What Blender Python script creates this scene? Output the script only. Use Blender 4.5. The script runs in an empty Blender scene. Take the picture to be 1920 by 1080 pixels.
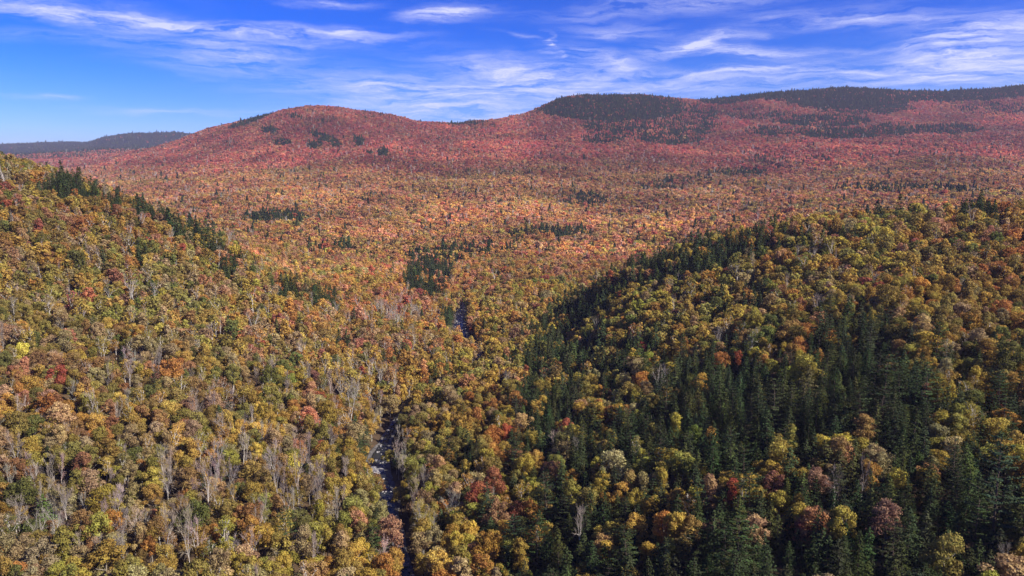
import bpy, math, random
import numpy as np

# ------------------------------------------------------------------ camera, sky, sun, exposure
R = math.radians
sc = bpy.context.scene
PITCH = R(8.1)
F = 1478.0                       # focal length in pixels of the 1920 wide photograph
cd = bpy.data.cameras.new('camera')
cam = bpy.data.objects.new('camera', cd)
sc.collection.objects.link(cam)
cd.sensor_width = 36.0
cd.lens = F / 1920 * 36
cd.clip_start = 1.0
cd.clip_end = 40000
cam.location = (0, 0, 0)
cam.rotation_euler = (R(90) - PITCH, 0, 0)
sc.camera = cam

SUN_EL, SUN_AZ = R(36), R(115)   # azimuth from +Y (view direction) clockwise towards +X
EXPOSURE = 1.0
SKY_STRENGTH = 0.068
SUN_STRENGTH = 5.0

sc.view_settings.view_transform = 'Standard'
sc.view_settings.look = 'None'
sc.view_settings.exposure = EXPOSURE
sc.view_settings.gamma = 1
sc.view_settings.use_curve_mapping = False
sc.render.engine = 'CYCLES'
cy = sc.cycles
cy.max_bounces = 4
cy.diffuse_bounces = 2
cy.glossy_bounces = 1
cy.transmission_bounces = 2
cy.transparent_max_bounces = 4
cy.volume_bounces = 0
cy.use_denoising = True
cy.denoiser = 'OPENIMAGEDENOISE'
cy.denoising_input_passes = 'RGB_ALBEDO_NORMAL'
cy.denoising_prefilter = 'ACCURATE'
cy.caustics_reflective = False
cy.caustics_refractive = False

sl = bpy.data.lights.new('sun', 'SUN')
sl.energy = SUN_STRENGTH
sl.angle = R(0.53)
sl.color = (1.0, 0.94, 0.85)
so = bpy.data.objects.new('sun', sl)
sc.collection.objects.link(so)
so.location = (300, -200, 500)
so.rotation_euler = (R(90) - SUN_EL, 0, math.pi - SUN_AZ)


def pix_dir(px, py):
    u = (px - 960) / F
    v = (540 - py) / F
    return u, math.cos(PITCH) + v * math.sin(PITCH), -math.sin(PITCH) + v * math.cos(PITCH)


def pix_azel(px, py):
    x, y, z = pix_dir(px, py)
    return math.atan2(x, y), math.atan2(z, math.hypot(x, y))


def project(X, Y, Z):
    d = Y * math.cos(PITCH) - Z * math.sin(PITCH)
    uu = X / d
    vv = (Y * math.sin(PITCH) + Z * math.cos(PITCH)) / d
    return 960 + F * uu, 540 - F * vv


world = bpy.data.worlds.new('World')
sc.world = world
world.use_nodes = True
wt = world.node_tree
wt.nodes.clear()


def N(tree, typ, **kw):
    n = tree.nodes.new(typ)
    for k, v in kw.items():
        setattr(n, k, v)
    return n


def math_node(tree, op, a, b=None, c=None, clamp=False):
    n = tree.nodes.new('ShaderNodeMath')
    n.operation = op
    n.use_clamp = clamp
    for i, s in enumerate((a, b, c)):
        if s is None:
            continue
        if isinstance(s, (int, float)):
            n.inputs[i].default_value = s
        else:
            tree.links.new(s, n.inputs[i])
    return n.outputs[0]


def build_world():
    t = wt
    L = t.links.new
    out = N(t, 'ShaderNodeOutputWorld')
    bg = N(t, 'ShaderNodeBackground')
    bg.inputs[1].default_value = SKY_STRENGTH
    L(bg.outputs[0], out.inputs[0])
    sky = N(t, 'ShaderNodeTexSky')
    sky.sky_type = 'NISHITA'
    sky.sun_disc = False
    sky.sun_elevation = SUN_EL
    sky.sun_rotation = SUN_AZ
    sky.altitude = 600
    sky.air_density = 1.0
    sky.dust_density = 0.7
    sky.ozone_density = 3.0
    hs = N(t, 'ShaderNodeHueSaturation')
    hs.inputs['Hue'].default_value = 0.5
    hs.inputs['Saturation'].default_value = 1.7
    hs.inputs['Value'].default_value = 1.0
    L(sky.outputs[0], hs.inputs['Color'])
    wb = N(t, 'ShaderNodeMix', data_type='RGBA', blend_type='MULTIPLY')
    wb.inputs['Factor'].default_value = 1.0
    gm = N(t, 'ShaderNodeGamma')
    gm.inputs[1].default_value = 1.35
    L(hs.outputs[0], gm.inputs[0])
    L(gm.outputs[0], wb.inputs['A'])
    wb.inputs['B'].default_value = (0.33, 0.35, 0.68, 1)
    # direction -> (azimuth, elevation)
    tc = N(t, 'ShaderNodeTexCoord')
    sp = N(t, 'ShaderNodeSeparateXYZ')
    L(tc.outputs['Generated'], sp.inputs[0])
    az = math_node(t, 'ARCTAN2', sp.outputs[0], sp.outputs[1])
    el = math_node(t, 'ARCSINE', sp.outputs[2])
    cb = N(t, 'ShaderNodeCombineXYZ')
    L(az, cb.inputs[0])
    L(el, cb.inputs[1])
    # wind-drawn warp
    mp = N(t, 'ShaderNodeMapping')
    mp.inputs['Scale'].default_value = (7, 26, 1)
    L(cb.outputs[0], mp.inputs[0])
    nz = N(t, 'ShaderNodeTexNoise')
    nz.inputs['Scale'].default_value = 1.0
    nz.inputs['Detail'].default_value = 5
    nz.inputs['Roughness'].default_value = 0.6
    L(mp.outputs[0], nz.inputs['Vector'])
    sb = N(t, 'ShaderNodeVectorMath', operation='SUBTRACT')
    L(nz.outputs['Color'], sb.inputs[0])
    sb.inputs[1].default_value = (0.5, 0.5, 0.5)
    ml = N(t, 'ShaderNodeVectorMath', operation='MULTIPLY')
    L(sb.outputs[0], ml.inputs[0])
    ml.inputs[1].default_value = (0.14, 0.035, 0)
    ad = N(t, 'ShaderNodeVectorMath', operation='ADD')
    L(cb.outputs[0], ad.inputs[0])
    L(ml.outputs[0], ad.inputs[1])
    P = ad.outputs[0]
    # fine streaks
    mp2 = N(t, 'ShaderNodeMapping')
    mp2.inputs['Scale'].default_value = (11, 110, 1)
    mp2.inputs['Rotation'].default_value = (0, 0, R(-3))
    L(P, mp2.inputs[0])
    nz2 = N(t, 'ShaderNodeTexNoise')
    nz2.inputs['Detail'].default_value = 8
    nz2.inputs['Roughness'].default_value = 0.68
    nz2.inputs['Scale'].default_value = 1.0
    L(mp2.outputs[0], nz2.inputs['Vector'])
    streak = N(t, 'ShaderNodeMapRange')
    streak.inputs['From Min'].default_value = 0.38
    streak.inputs['From Max'].default_value = 0.68
    streak.inputs['To Min'].default_value = 0.05
    streak.inputs['To Max'].default_value = 1.25
    L(nz2.outputs[0], streak.inputs[0])
    # cirrus wisps: pixel centre, half length, half height, tilt (degrees, + = right end up), density
    wisps = [
        (330, 45, 520, 20, -2, .85), (640, 58, 200, 17, -1, .6), (835, 27, 120, 20, 5, 1.0), (90, 28, 190, 16, -3, .5),
        (450, 105, 260, 40, 2, .55), (95, 180, 80, 8, 3, .45), (600, 4, 150, 10, 0, .5),
        (780, 168, 420, 46, -2, .75), (940, 128, 240, 34, -4, .6), (830, 212, 420, 40, 0, .75), (330, 208, 300, 14, 0, .3),
        (1310, 80, 170, 22, 10, 1.0), (1385, 94, 110, 16, -8, 1.0), (1040, 155, 330, 50, 0, .55),
        (1026, 84, 12, 32, 14, .9), (1041, 112, 9, 22, 22, .5), (1120, 112, 140, 26, -14, .7), (1165, 60, 150, 22, -2, .5),
        (1870, 62, 200, 46, 6, 1.0), (1850, 106, 230, 24, 0, .85), (1690, 90, 30, 10, 0, .7),
        (1240, 14, 360, 20, 3, .5), (1620, 32, 360, 26, -4, .5), (1520, 130, 560, 22, -2, .45),
        (1740, 146, 460, 26, 0, .6), (1300, 160, 420, 26, 1, .5), (1540, 92, 330, 14, -3, .3), (1400, 130, 200, 18, 4, .45),
        (965, 70, 60, 8, -12, .35), (1880, 150, 300, 30, 0, .5), (220, 70, 400, 16, 1, .35)]
    acc = None
    px2rad = 1 / F
    for (px, py, a, b, tilt, s) in wisps:
        A, E = pix_azel(px, py)
        m = N(t, 'ShaderNodeMapping')
        m.vector_type = 'TEXTURE'
        m.inputs['Location'].default_value = (A, E, 0)
        m.inputs['Rotation'].default_value = (0, 0, R(tilt))
        m.inputs['Scale'].default_value = (a * px2rad * 1.15, b * px2rad * 1.15, 1)
        L(P, m.inputs[0])
        g = N(t, 'ShaderNodeTexGradient', gradient_type='QUADRATIC_SPHERE')
        L(m.outputs[0], g.inputs[0])
        acc = math_node(t, 'MULTIPLY_ADD', g.outputs['Fac'], s * 1.5, acc if acc is not None else 0.0)
    # thin veil of the same cirrus all over the sky
    mp3 = N(t, 'ShaderNodeMapping')
    mp3.inputs['Scale'].default_value = (3.0, 16, 1)
    L(P, mp3.inputs[0])
    nz3 = N(t, 'ShaderNodeTexNoise')
    nz3.inputs['Detail'].default_value = 4
    nz3.inputs['Scale'].default_value = 1.0
    L(mp3.outputs[0], nz3.inputs['Vector'])
    veil = N(t, 'ShaderNodeMapRange')
    veil.inputs['From Min'].default_value = 0.5
    veil.inputs['From Max'].default_value = 0.85
    veil.inputs['To Max'].default_value = 0.2
    L(nz3.outputs[0], veil.inputs[0])
    tot = math_node(t, 'MULTIPLY', math_node(t, 'ADD', acc, veil.outputs[0]), streak.outputs[0], clamp=True)
    tot = math_node(t, 'MULTIPLY', tot, 0.82)
    mix = N(t, 'ShaderNodeMix', data_type='RGBA')
    L(tot, mix.inputs['Factor'])
    L(wb.outputs['Result'], mix.inputs['A'])
    mix.inputs['B'].default_value = (6.3, 6.4, 8.4, 1)
    L(mix.outputs['Result'], bg.inputs[0])


build_world()

# ------------------------------------------------------------------ helpers
rng = np.random.default_rng(7)
random.seed(7)
C = sc.collection


def hash2(ix, iy, seed):
    h = (ix.astype(np.int64) * 374761393 + iy.astype(np.int64) * 668265263 + seed * 2147483647) & 0xffffffff
    h = ((h ^ (h >> 13)) * 1274126177) & 0xffffffff
    h = h ^ (h >> 16)
    return (h & 0xffffff) / float(0xffffff)


def vnoise(x, y, seed=0):
    ix, iy = np.floor(x), np.floor(y)
    fx, fy = x - ix, y - iy
    fx = fx * fx * fx * (fx * (fx * 6 - 15) + 10)
    fy = fy * fy * fy * (fy * (fy * 6 - 15) + 10)
    ix, iy = ix.astype(np.int64), iy.astype(np.int64)
    a, b = hash2(ix, iy, seed), hash2(ix + 1, iy, seed)
    c, d = hash2(ix, iy + 1, seed), hash2(ix + 1, iy + 1, seed)
    return (a + (b - a) * fx) * (1 - fy) + (c + (d - c) * fx) * fy - 0.5


def fbm(x, y, seed=0, o=3):
    s, a = 0, 1.0
    for i in range(o):
        s = s + a * vnoise(x * 2 ** i, y * 2 ** i, seed + i * 17)
        a *= 0.5
    return s


def pchip(xk, yk, x):
    xk, yk = np.asarray(xk, float), np.asarray(yk, float)
    h = np.diff(xk)
    dl = np.diff(yk) / h
    m = np.zeros_like(yk)
    for i in range(1, len(xk) - 1):
        if dl[i - 1] * dl[i] > 0:
            w1, w2 = 2 * h[i] + h[i - 1], h[i] + 2 * h[i - 1]
            m[i] = (w1 + w2) / (w1 / dl[i - 1] + w2 / dl[i])
    m[0], m[-1] = dl[0], dl[-1]
    x = np.clip(x, xk[0], xk[-1])
    i = np.clip(np.searchsorted(xk, x) - 1, 0, len(xk) - 2)
    t = (x - xk[i]) / h[i]
    return (yk[i] * (1 + 2 * t) * (1 - t) ** 2 + m[i] * h[i] * t * (1 - t) ** 2
            + yk[i + 1] * t * t * (3 - 2 * t) + m[i + 1] * h[i] * t * t * (t - 1))


# ------------------------------------------------------------------ terrain shape
# tree-top line: for bearings given by a pixel column, (distance in m, pixel row) from crown sizes and the ground in front
COLS = {
    0: [(185, 1080), (230, 850), (300, 650), (380, 500), (460, 390), (540, 298), (620, 300), (900, 440), (1500, 395), (2500, 340), (3500, 312), (4600, 297), (6000, 296), (8500, 275), (11000, 285)],
    150: [(185, 1080), (235, 850), (300, 680), (390, 530), (480, 425), (560, 338), (640, 345), (900, 440), (1500, 395), (2300, 342), (3500, 308), (4600, 291), (6000, 288), (8500, 272), (11000, 285)],
    300: [(190, 1080), (240, 860), (310, 690), (390, 560), (480, 465), (560, 397), (650, 405), (900, 432), (1300, 402), (1700, 370), (2200, 333), (2800, 300), (3600, 278), (4600, 284), (7000, 280), (11000, 285)],
    450: [(195, 1080), (245, 870), (320, 710), (390, 605), (460, 525), (530, 462), (640, 500), (900, 455), (1300, 400), (1700, 360), (2200, 315), (2800, 270), (3400, 231), (4500, 290), (7000, 282), (11000, 290)],
    600: [(200, 1080), (250, 890), (330, 745), (400, 655), (470, 590), (535, 537), (640, 575), (860, 505), (1000, 462), (1300, 405), (1700, 352), (2200, 300), (2700, 250), (3200, 199), (4500, 280), (7000, 275), (11000, 290)],
    720: [(205, 1080), (260, 900), (340, 775), (420, 695), (480, 645), (545, 598), (640, 632), (830, 545), (950, 495), (1100, 450), (1400, 392), (1800, 338), (2300, 290), (2800, 250), (3300, 214), (4500, 290), (7000, 290), (11000, 300)],
    840: [(205, 1080), (265, 900), (340, 780), (440, 690), (580, 605), (700, 555), (900, 495), (1150, 440), (1450, 387), (1850, 332), (2350, 287), (2800, 257), (3200, 233), (4500, 290), (7000, 290), (11000, 300)],
    960: [(190, 1080), (230, 960), (290, 840), (370, 745), (470, 670), (580, 608), (720, 550), (900, 500), (1150, 440), (1450, 387), (1850, 332), (2350, 285), (2800, 250), (3200, 221), (4500, 290), (7000, 290), (11000, 300)],
    1080: [(175, 1080), (215, 950), (270, 830), (350, 720), (430, 645), (490, 597), (545, 558), (660, 600), (820, 530), (1000, 480), (1250, 425), (1550, 374), (1950, 322), (2400, 277), (2900, 225), (3300, 182), (4500, 260), (7000, 290), (11000, 300)],
    1200: [(165, 1080), (200, 950), (250, 830), (320, 710), (400, 610), (465, 545), (530, 485), (650, 545), (800, 520), (1000, 468), (1250, 415), (1550, 366), (1950, 317), (2400, 274), (2900, 225), (3400, 181), (4500, 260), (7000, 290), (11000, 300)],
    1300: [(153, 1080), (190, 940), (235, 820), (297, 703), (370, 603), (440, 530), (520, 460), (720, 505), (1000, 457), (1300, 400), (1600, 358), (2000, 312), (2500, 271), (3000, 228), (3500, 190), (4500, 260), (7000, 290), (11000, 300)],
    1400: [(147, 1080), (182, 938), (227, 818), (284, 698), (355, 595), (425, 516), (505, 441), (700, 495), (1000, 445), (1300, 391), (1600, 352), (2000, 309), (2500, 268), (3000, 222), (3500, 178), (4500, 250), (7000, 290), (11000, 300)],
    1580: [(139, 1080), (171, 930), (211, 806), (266, 686), (332, 576), (402, 490), (482, 412), (700, 468), (1000, 422), (1300, 374), (1600, 341), (2000, 303), (2500, 262), (3100, 208), (3600, 165), (4500, 240), (7000, 290), (11000, 300)],
    1700: [(135, 1080), (165, 930), (205, 800), (260, 680), (320, 570), (390, 479), (470, 400), (700, 450), (1000, 410), (1300, 365), (1600, 335), (2000, 300), (2500, 262), (3100, 214), (3600, 174), (4500, 240), (7000, 290), (11000, 300)],
    1920: [(130, 1080), (160, 930), (200, 790), (255, 660), (320, 550), (390, 460), (460, 390), (700, 440), (1000, 400), (1300, 360), (1600, 332), (2000, 298), (2500, 258), (3100, 205), (3600, 163), (4500, 240), (7000, 290), (11000, 300)],
    2600: [(128, 1080), (155, 930), (195, 780), (250, 640), (310, 530), (380, 430), (450, 350), (700, 430), (1000, 390), (1300, 355), (1600, 328), (2000, 292), (2500, 252), (3100, 200), (3600, 160), (4500, 240), (7000, 290), (11000, 300)],
    -700: [(185, 1080), (225, 830), (290, 600), (360, 440), (440, 320), (520, 230), (640, 230), (900, 360), (1500, 380), (2500, 330), (3500, 300), (4600, 280), (6000, 275), (8500, 268), (11000, 285)],
}
CANOPY = 9.0
ck = sorted(COLS)
LY = np.linspace(math.log(25), math.log(16000), 420)
colz, cola = [], []
for px in ck:
    ys, zs = [25.0], []
    for (Y, py) in COLS[px]:
        x, y, z = pix_dir(px, py)
        ys.append(Y)
        zs.append(z / y * Y - CANOPY)
    zs.insert(0, zs[0] + 4)
    ys.append(16000.0)
    zs.append(zs[-1] - 60)
    colz.append(pchip(np.log(ys), zs, LY))
    cola.append((px - 960) / F / math.cos(PITCH))
colz = np.array(colz)
cola = np.array(cola)
AA = np.linspace(-1.75, 1.75, 561)
ZG = np.empty((len(AA), len(LY)))
ax = np.concatenate([[-1.9], cola, [1.9]])
for j in range(len(LY)):
    ZG[:, j] = pchip(ax, np.concatenate([[colz[0, j] + 8], colz[:, j], [colz[-1, j]]]), AA)
# soften the seams between bearings
for _ in range(3):
    ZG[1:-1] = 0.25 * ZG[:-2] + 0.5 * ZG[1:-1] + 0.25 * ZG[2:]

# stream: where the photograph shows it, on a nearly level bed
RZ = -112.0
rp = []
for (px, py) in [(800, 1330), (775, 1130), (748, 1020), (733, 965), (716, 905), (707, 878), (716, 845), (738, 800), (772, 765),
                 (840, 728), (893, 700), (905, 684), (893, 662), (868, 634), (861, 614), (866, 590), (868, 572), (872, 556), (850, 540), (835, 525), (850, 505)]:
    x, y, z = pix_dir(px, py)
    k = RZ / z
    rp.append((x * k, y * k))
rp = np.array(rp)
tt = np.concatenate([[0], np.cumsum(np.hypot(*np.diff(rp, axis=0).T))])
ts = np.arange(0, tt[-1], 4.0)
RIV = np.stack([pchip(tt, rp[:, 0], ts), pchip(tt, rp[:, 1], ts)], 1)


def river_dist(X, Y):
    d = np.full(X.shape, 1e9)
    near = (Y < 1300) & (np.abs(X) < 500)
    if near.any():
        xn, yn = X[near], Y[near]
        dn = np.full(xn.shape, 1e18)
        for (rx, ry) in RIV:
            np.minimum(dn, (xn - rx) ** 2 + (yn - ry) ** 2, out=dn)
        d[near] = np.sqrt(dn)
    return d


def ground(X, Y):
    X, Y = np.asarray(X, float), np.maximum(np.asarray(Y, float), 26)
    a = np.clip((X / Y - AA[0]) / (AA[1] - AA[0]), 0, len(AA) - 1.001)
    l = np.clip((np.log(Y) - LY[0]) / (LY[1] - LY[0]), 0, len(LY) - 1.001)
    i, j = a.astype(int), l.astype(int)
    fa, fl = a - i, l - j
    z = (ZG[i, j] * (1 - fa) * (1 - fl) + ZG[i + 1, j] * fa * (1 - fl) + ZG[i, j + 1] * (1 - fa) * fl + ZG[i + 1, j + 1] * fa * fl)
    z = z + 7 * fbm(X / 75, Y / 75, 3) * np.clip(Y / 300, .4, 1)
    far = np.clip((Y - 700) / 1500, 0, 1)
    z = z + far * ((44 * fbm(X / 520, Y / 620, 9) + 14 * fbm(X / 150, Y / 190, 13)) * np.clip((3100 - Y) / 1300, .22, 1))
    hump = np.interp(X / Y * math.cos(PITCH) * F + 960, [60, 110, 168, 184, 215, 260, 300, 345, 400, 520], [0, 1, -1, 4, 16, 24, 26, 28, 22, 0])
    z = z + hump / F * 7000 * np.exp(-((Y - 7000) / 520) ** 2)
    d = river_dist(X, Y)
    e = np.maximum(d - 4.4, 0)
    fade = np.clip((1150 - Y) / 350, 0, 1)
    zc = np.clip(z, RZ + 0.16 * np.minimum(e, 60), RZ + 0.5 + 0.62 * e)
    zc = np.where(d < 4.4, RZ - 0.5, zc)
    return z * (1 - fade) + zc * fade


# ------------------------------------------------------------------ materials
def new_mat(name):
    m = bpy.data.materials.new(name)
    m.use_nodes = True
    m.node_tree.nodes.clear()
    return m, m.node_tree


def leaf_material(name, trans=0.25, hue=0.07, val=0.7, fixed=None):
    m, t = new_mat(name)
    L = t.links.new
    out = N(t, 'ShaderNodeOutputMaterial')
    at = N(t, 'ShaderNodeAttribute', attribute_type='INSTANCER', attribute_name='tint')
    vr = N(t, 'ShaderNodeAttribute', attribute_type='GEOMETRY', attribute_name='vary')
    hs = N(t, 'ShaderNodeHueSaturation')
    L(at.outputs['Color'], hs.inputs['Color'])
    L(math_node(t, 'MULTIPLY_ADD', vr.outputs['Fac'], hue, 0.5 - hue / 2), hs.inputs['Hue'])
    L(math_node(t, 'MULTIPLY_ADD', vr.outputs['Fac'], val, 1 - val / 2), hs.inputs['Value'])
    df = N(t, 'ShaderNodeBsdfDiffuse')
    tr = N(t, 'ShaderNodeBsdfTranslucent')
    L(hs.outputs[0], df.inputs[0])
    L(hs.outputs[0], tr.inputs[0])
    mx = N(t, 'ShaderNodeMixShader')
    mx.inputs[0].default_value = trans
    L(df.outputs[0], mx.inputs[1])
    L(tr.outputs[0], mx.inputs[2])
    L(mx.outputs[0], out.inputs[0])
    return m


def bark_material(name, c1, c2, scale=1.5):
    m, t = new_mat(name)
    L = t.links.new
    out = N(t, 'ShaderNodeOutputMaterial')
    tc = N(t, 'ShaderNodeTexCoord')
    mp = N(t, 'ShaderNodeMapping')
    mp.inputs['Scale'].default_value = (3, 3, .8)
    L(tc.outputs['Object'], mp.inputs[0])
    nz = N(t, 'ShaderNodeTexNoise')
    nz.inputs['Scale'].default_value = scale
    nz.inputs['Detail'].default_value = 4
    L(mp.outputs[0], nz.inputs['Vector'])
    mx = N(t, 'ShaderNodeMix', data_type='RGBA')
    L(nz.outputs[0], mx.inputs['Factor'])
    mx.inputs['A'].default_value = (*c1, 1)
    mx.inputs['B'].default_value = (*c2, 1)
    df = N(t, 'ShaderNodeBsdfDiffuse')
    L(mx.outputs['Result'], df.inputs[0])
    L(df.outputs[0], out.inputs[0])
    return m


def ground_material(name, cols, scale, bump=0.0):
    m, t = new_mat(name)
    L = t.links.new
    out = N(t, 'ShaderNodeOutputMaterial')
    tc = N(t, 'ShaderNodeTexCoord')
    nz = N(t, 'ShaderNodeTexNoise')
    nz.inputs['Scale'].default_value = scale
    nz.inputs['Detail'].default_value = 8
    nz.inputs['Roughness'].default_value = 0.65
    L(tc.outputs['Object'], nz.inputs['Vector'])
    rp_ = N(t, 'ShaderNodeValToRGB')
    el = rp_.color_ramp.elements
    el[0].position, el[1].position = 0.3, 0.7
    el[0].color, el[1].color = (*cols[0], 1), (*cols[-1], 1)
    for k, c in enumerate(cols[1:-1]):
        e = el.new(0.3 + 0.4 * (k + 1) / (len(cols) - 1))
        e.color = (*c, 1)
    L(nz.outputs[0], rp_.inputs[0])
    b = N(t, 'ShaderNodeBsdfPrincipled')
    b.inputs['Roughness'].default_value = 0.9
    b.inputs['Specular IOR Level'].default_value = 0.15
    L(rp_.outputs[0], b.inputs['Base Color'])
    if bump:
        bp = N(t, 'ShaderNodeBump')
        bp.inputs['Distance'].default_value = bump
        L(nz.outputs[0], bp.inputs['Height'])
        L(bp.outputs[0], b.inputs['Normal'])
    L(b.outputs[0], out.inputs[0])
    return m


M_LEAF = leaf_material('autumn_leaves', 0.36, 0.04, 0.7)
M_NEEDLE = leaf_material('conifer_needles', 0.10, 0.03, 0.8)
M_TWIG = leaf_material('bare_twigs', 0.0, 0.02, 0.5)
M_BARK = bark_material('grey_bark', (.30, .26, .21), (.14, .115, .09))
M_PALE = bark_material('pale_bark', (.62, .56, .48), (.36, .32, .27))
M_DARKBARK = bark_material('brown_bark', (.11, .085, .065), (.06, .045, .035))
M_FLOOR = ground_material('forest_floor', [(.035, .024, .014), (.07, .045, .025), (.12, .075, .035)], 0.12, 0.4)
M_STONE = ground_material('stream_stones', [(.05, .045, .04), (.12, .11, .10), (.22, .205, .19)], 1.3, 0.3)
M_ROCK = ground_material('boulder_rock', [(.14, .13, .125), (.25, .235, .23), (.38, .36, .35)], 0.9, 0.1)


def water_material():
    m, t = new_mat('stream_water')
    L = t.links.new
    out = N(t, 'ShaderNodeOutputMaterial')
    b = N(t, 'ShaderNodeBsdfPrincipled')
    b.inputs['Base Color'].default_value = (.02, .022, .02, 1)
    b.inputs['Roughness'].default_value = 0.25
    b.inputs['Specular IOR Level'].default_value = 0.12
    tc = N(t, 'ShaderNodeTexCoord')
    nz = N(t, 'ShaderNodeTexNoise')
    nz.inputs['Scale'].default_value = 0.9
    nz.inputs['Detail'].default_value = 4
    L(tc.outputs['Object'], nz.inputs['Vector'])
    bp = N(t, 'ShaderNodeBump')
    bp.inputs['Distance'].default_value = 0.25
    L(nz.outputs[0], bp.inputs['Height'])
    L(bp.outputs[0], b.inputs['Normal'])
    L(b.outputs[0], out.inputs[0])
    return m


M_WATER = water_material()


def mesh_from(name, V, Fc, mats, vary=None, mat_idx=None, smooth=False):
    me = bpy.data.meshes.new(name)
    V = np.asarray(V, np.float32)
    Fc = np.asarray(Fc, np.int32)
    k = Fc.shape[1]
    me.vertices.add(len(V))
    me.vertices.foreach_set('co', V.ravel())
    me.loops.add(Fc.size)
    me.loops.foreach_set('vertex_index', Fc.ravel())
    me.polygons.add(len(Fc))
    me.polygons.foreach_set('loop_start', np.arange(0, Fc.size, k, dtype=np.int32))
    me.polygons.foreach_set('loop_total', np.full(len(Fc), k, np.int32))
    for m in mats:
        me.materials.append(m)
    if mat_idx is not None:
        me.polygons.foreach_set('material_index', np.asarray(mat_idx, np.int32))
    if smooth:
        me.polygons.foreach_set('use_smooth', np.ones(len(Fc), bool))
    if vary is not None:
        at = me.attributes.new('vary', 'FLOAT', 'FACE')
        at.data.foreach_set('value', np.asarray(vary, np.float32))
    me.update()
    me.validate()
    return me


def link(o, parent=None, kind=None, label=None, cat=None, group=None):
    C.objects.link(o)
    if parent is not None:
        o.parent = parent
    for k, v in (('kind', kind), ('label', label), ('category', cat), ('group', group)):
        if v:
            o[k] = v
    return o


# ------------------------------------------------------------------ the land and the stream
def build_terrain():
    ya = np.exp(np.linspace(math.log(26), math.log(15500), 380))
    aa = np.linspace(-1.7, 1.7, 420)
    A, Y = np.meshgrid(aa, ya)
    X = A * Y
    # widen the near rows so that the sheet also lies beside the camera
    X = np.where(Y < 200, A * np.maximum(Y, 200), X)
    Z = ground(X, Y)
    V = np.stack([X, Y, Z], -1).reshape(-1, 3)
    n, m = A.shape
    i = np.arange((n - 1) * (m - 1))
    r, c = i // (m - 1), i % (m - 1)
    q = np.stack([r * m + c, r * m + c + 1, (r + 1) * m + c + 1, (r + 1) * m + c], 1)
    me = mesh_from('terrain', V, q, [M_FLOOR], smooth=True)
    link(bpy.data.objects.new('terrain', me), kind='structure', label='forested valley and hills, brown leaf litter under the trees', cat='terrain')


build_terrain()


def ribbon(name, hw, dz, mat, wob, label, cat, sub=2):
    T = np.gradient(RIV, axis=0)
    T /= np.linalg.norm(T, axis=1, keepdims=True)
    Nn = np.stack([-T[:, 1], T[:, 0]], 1)
    k = np.arange(len(RIV))
    wide = np.interp(RIV[:, 1], [250, 264, 306, 322, 500, 520, 640, 660], [.42, .9, .9, .5, .5, 1, 1, .5])
    across = np.linspace(-1, 1, 9)
    rows = []
    for s in across:
        w = hw + wob * (fbm(k * .23 + (50 if s > 0 else 0), k * 0 + .5, 31))
        p = RIV + Nn * (s * np.maximum(w, 1.2) * wide)[:, None]
        z = RZ + dz + 0.25 * fbm(p[:, 0] / 2.5, p[:, 1] / 2.5, 5) * (1 if wob > 2.9 else 0)
        rows.append(np.column_stack([p, z]))
    V = np.array(rows).transpose(1, 0, 2).reshape(-1, 3)
    m = len(across)
    i = np.arange((len(RIV) - 1) * (m - 1))
    r, c = i // (m - 1), i % (m - 1)
    q = np.stack([r * m + c, (r + 1) * m + c, (r + 1) * m + c + 1, r * m + c + 1], 1)
    me = mesh_from(name, V, q, [mat], smooth=True)
    link(bpy.data.objects.new(name, me), kind='structure', label=label, cat=cat)


ribbon('stream_bed', 5.2, 0.05, M_STONE, 3.0, 'pale stony stream bed in the valley bottom', 'stream bed')
ribbon('water', 2.6, 0.34, M_WATER, 1.8, 'narrow dark stream between pale stones', 'stream')


def gravel_bar(px_, py_, ra, rb, turn):
    x, y, z = pix_dir(px_, py_)
    k = (RZ + .5) / z
    n, m = 36, 8
    V = [(x * k, y * k, RZ + 1.0)]
    for j in range(1, m + 1):
        for i in range(n):
            a = i * 2 * math.pi / n
            f = j / m * (1 + .22 * math.sin(3 * a + 1) + .12 * math.sin(5 * a))
            u, v = ra * f * math.cos(a), rb * f * math.sin(a)
            V.append((x * k + u * math.cos(turn) - v * math.sin(turn), y * k + u * math.sin(turn) + v * math.cos(turn),
                      RZ + 1.0 - 1.1 * (j / m) ** 2 + .10 * math.sin(7 * a + 2 * j)))
    V = np.array(V)
    q = [(1 + (j - 1) * n + i, 1 + j * n + i, 1 + j * n + (i + 1) % n, 1 + (j - 1) * n + (i + 1) % n) for j in range(1, m) for i in range(n)]
    q += [(0, 1 + i, 1 + (i + 1) % n, 1 + (i + 2) % n) for i in range(0, n, 2)]
    me = mesh_from('gravel_bar', V, q, [M_ROCK], smooth=True)
    link(bpy.data.objects.new('gravel_bar', me), kind='structure', label='pale gravel bar at a bend of the stream', cat='gravel')


gravel_bar(703, 884, 3.2, 8.0, .15)


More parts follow.
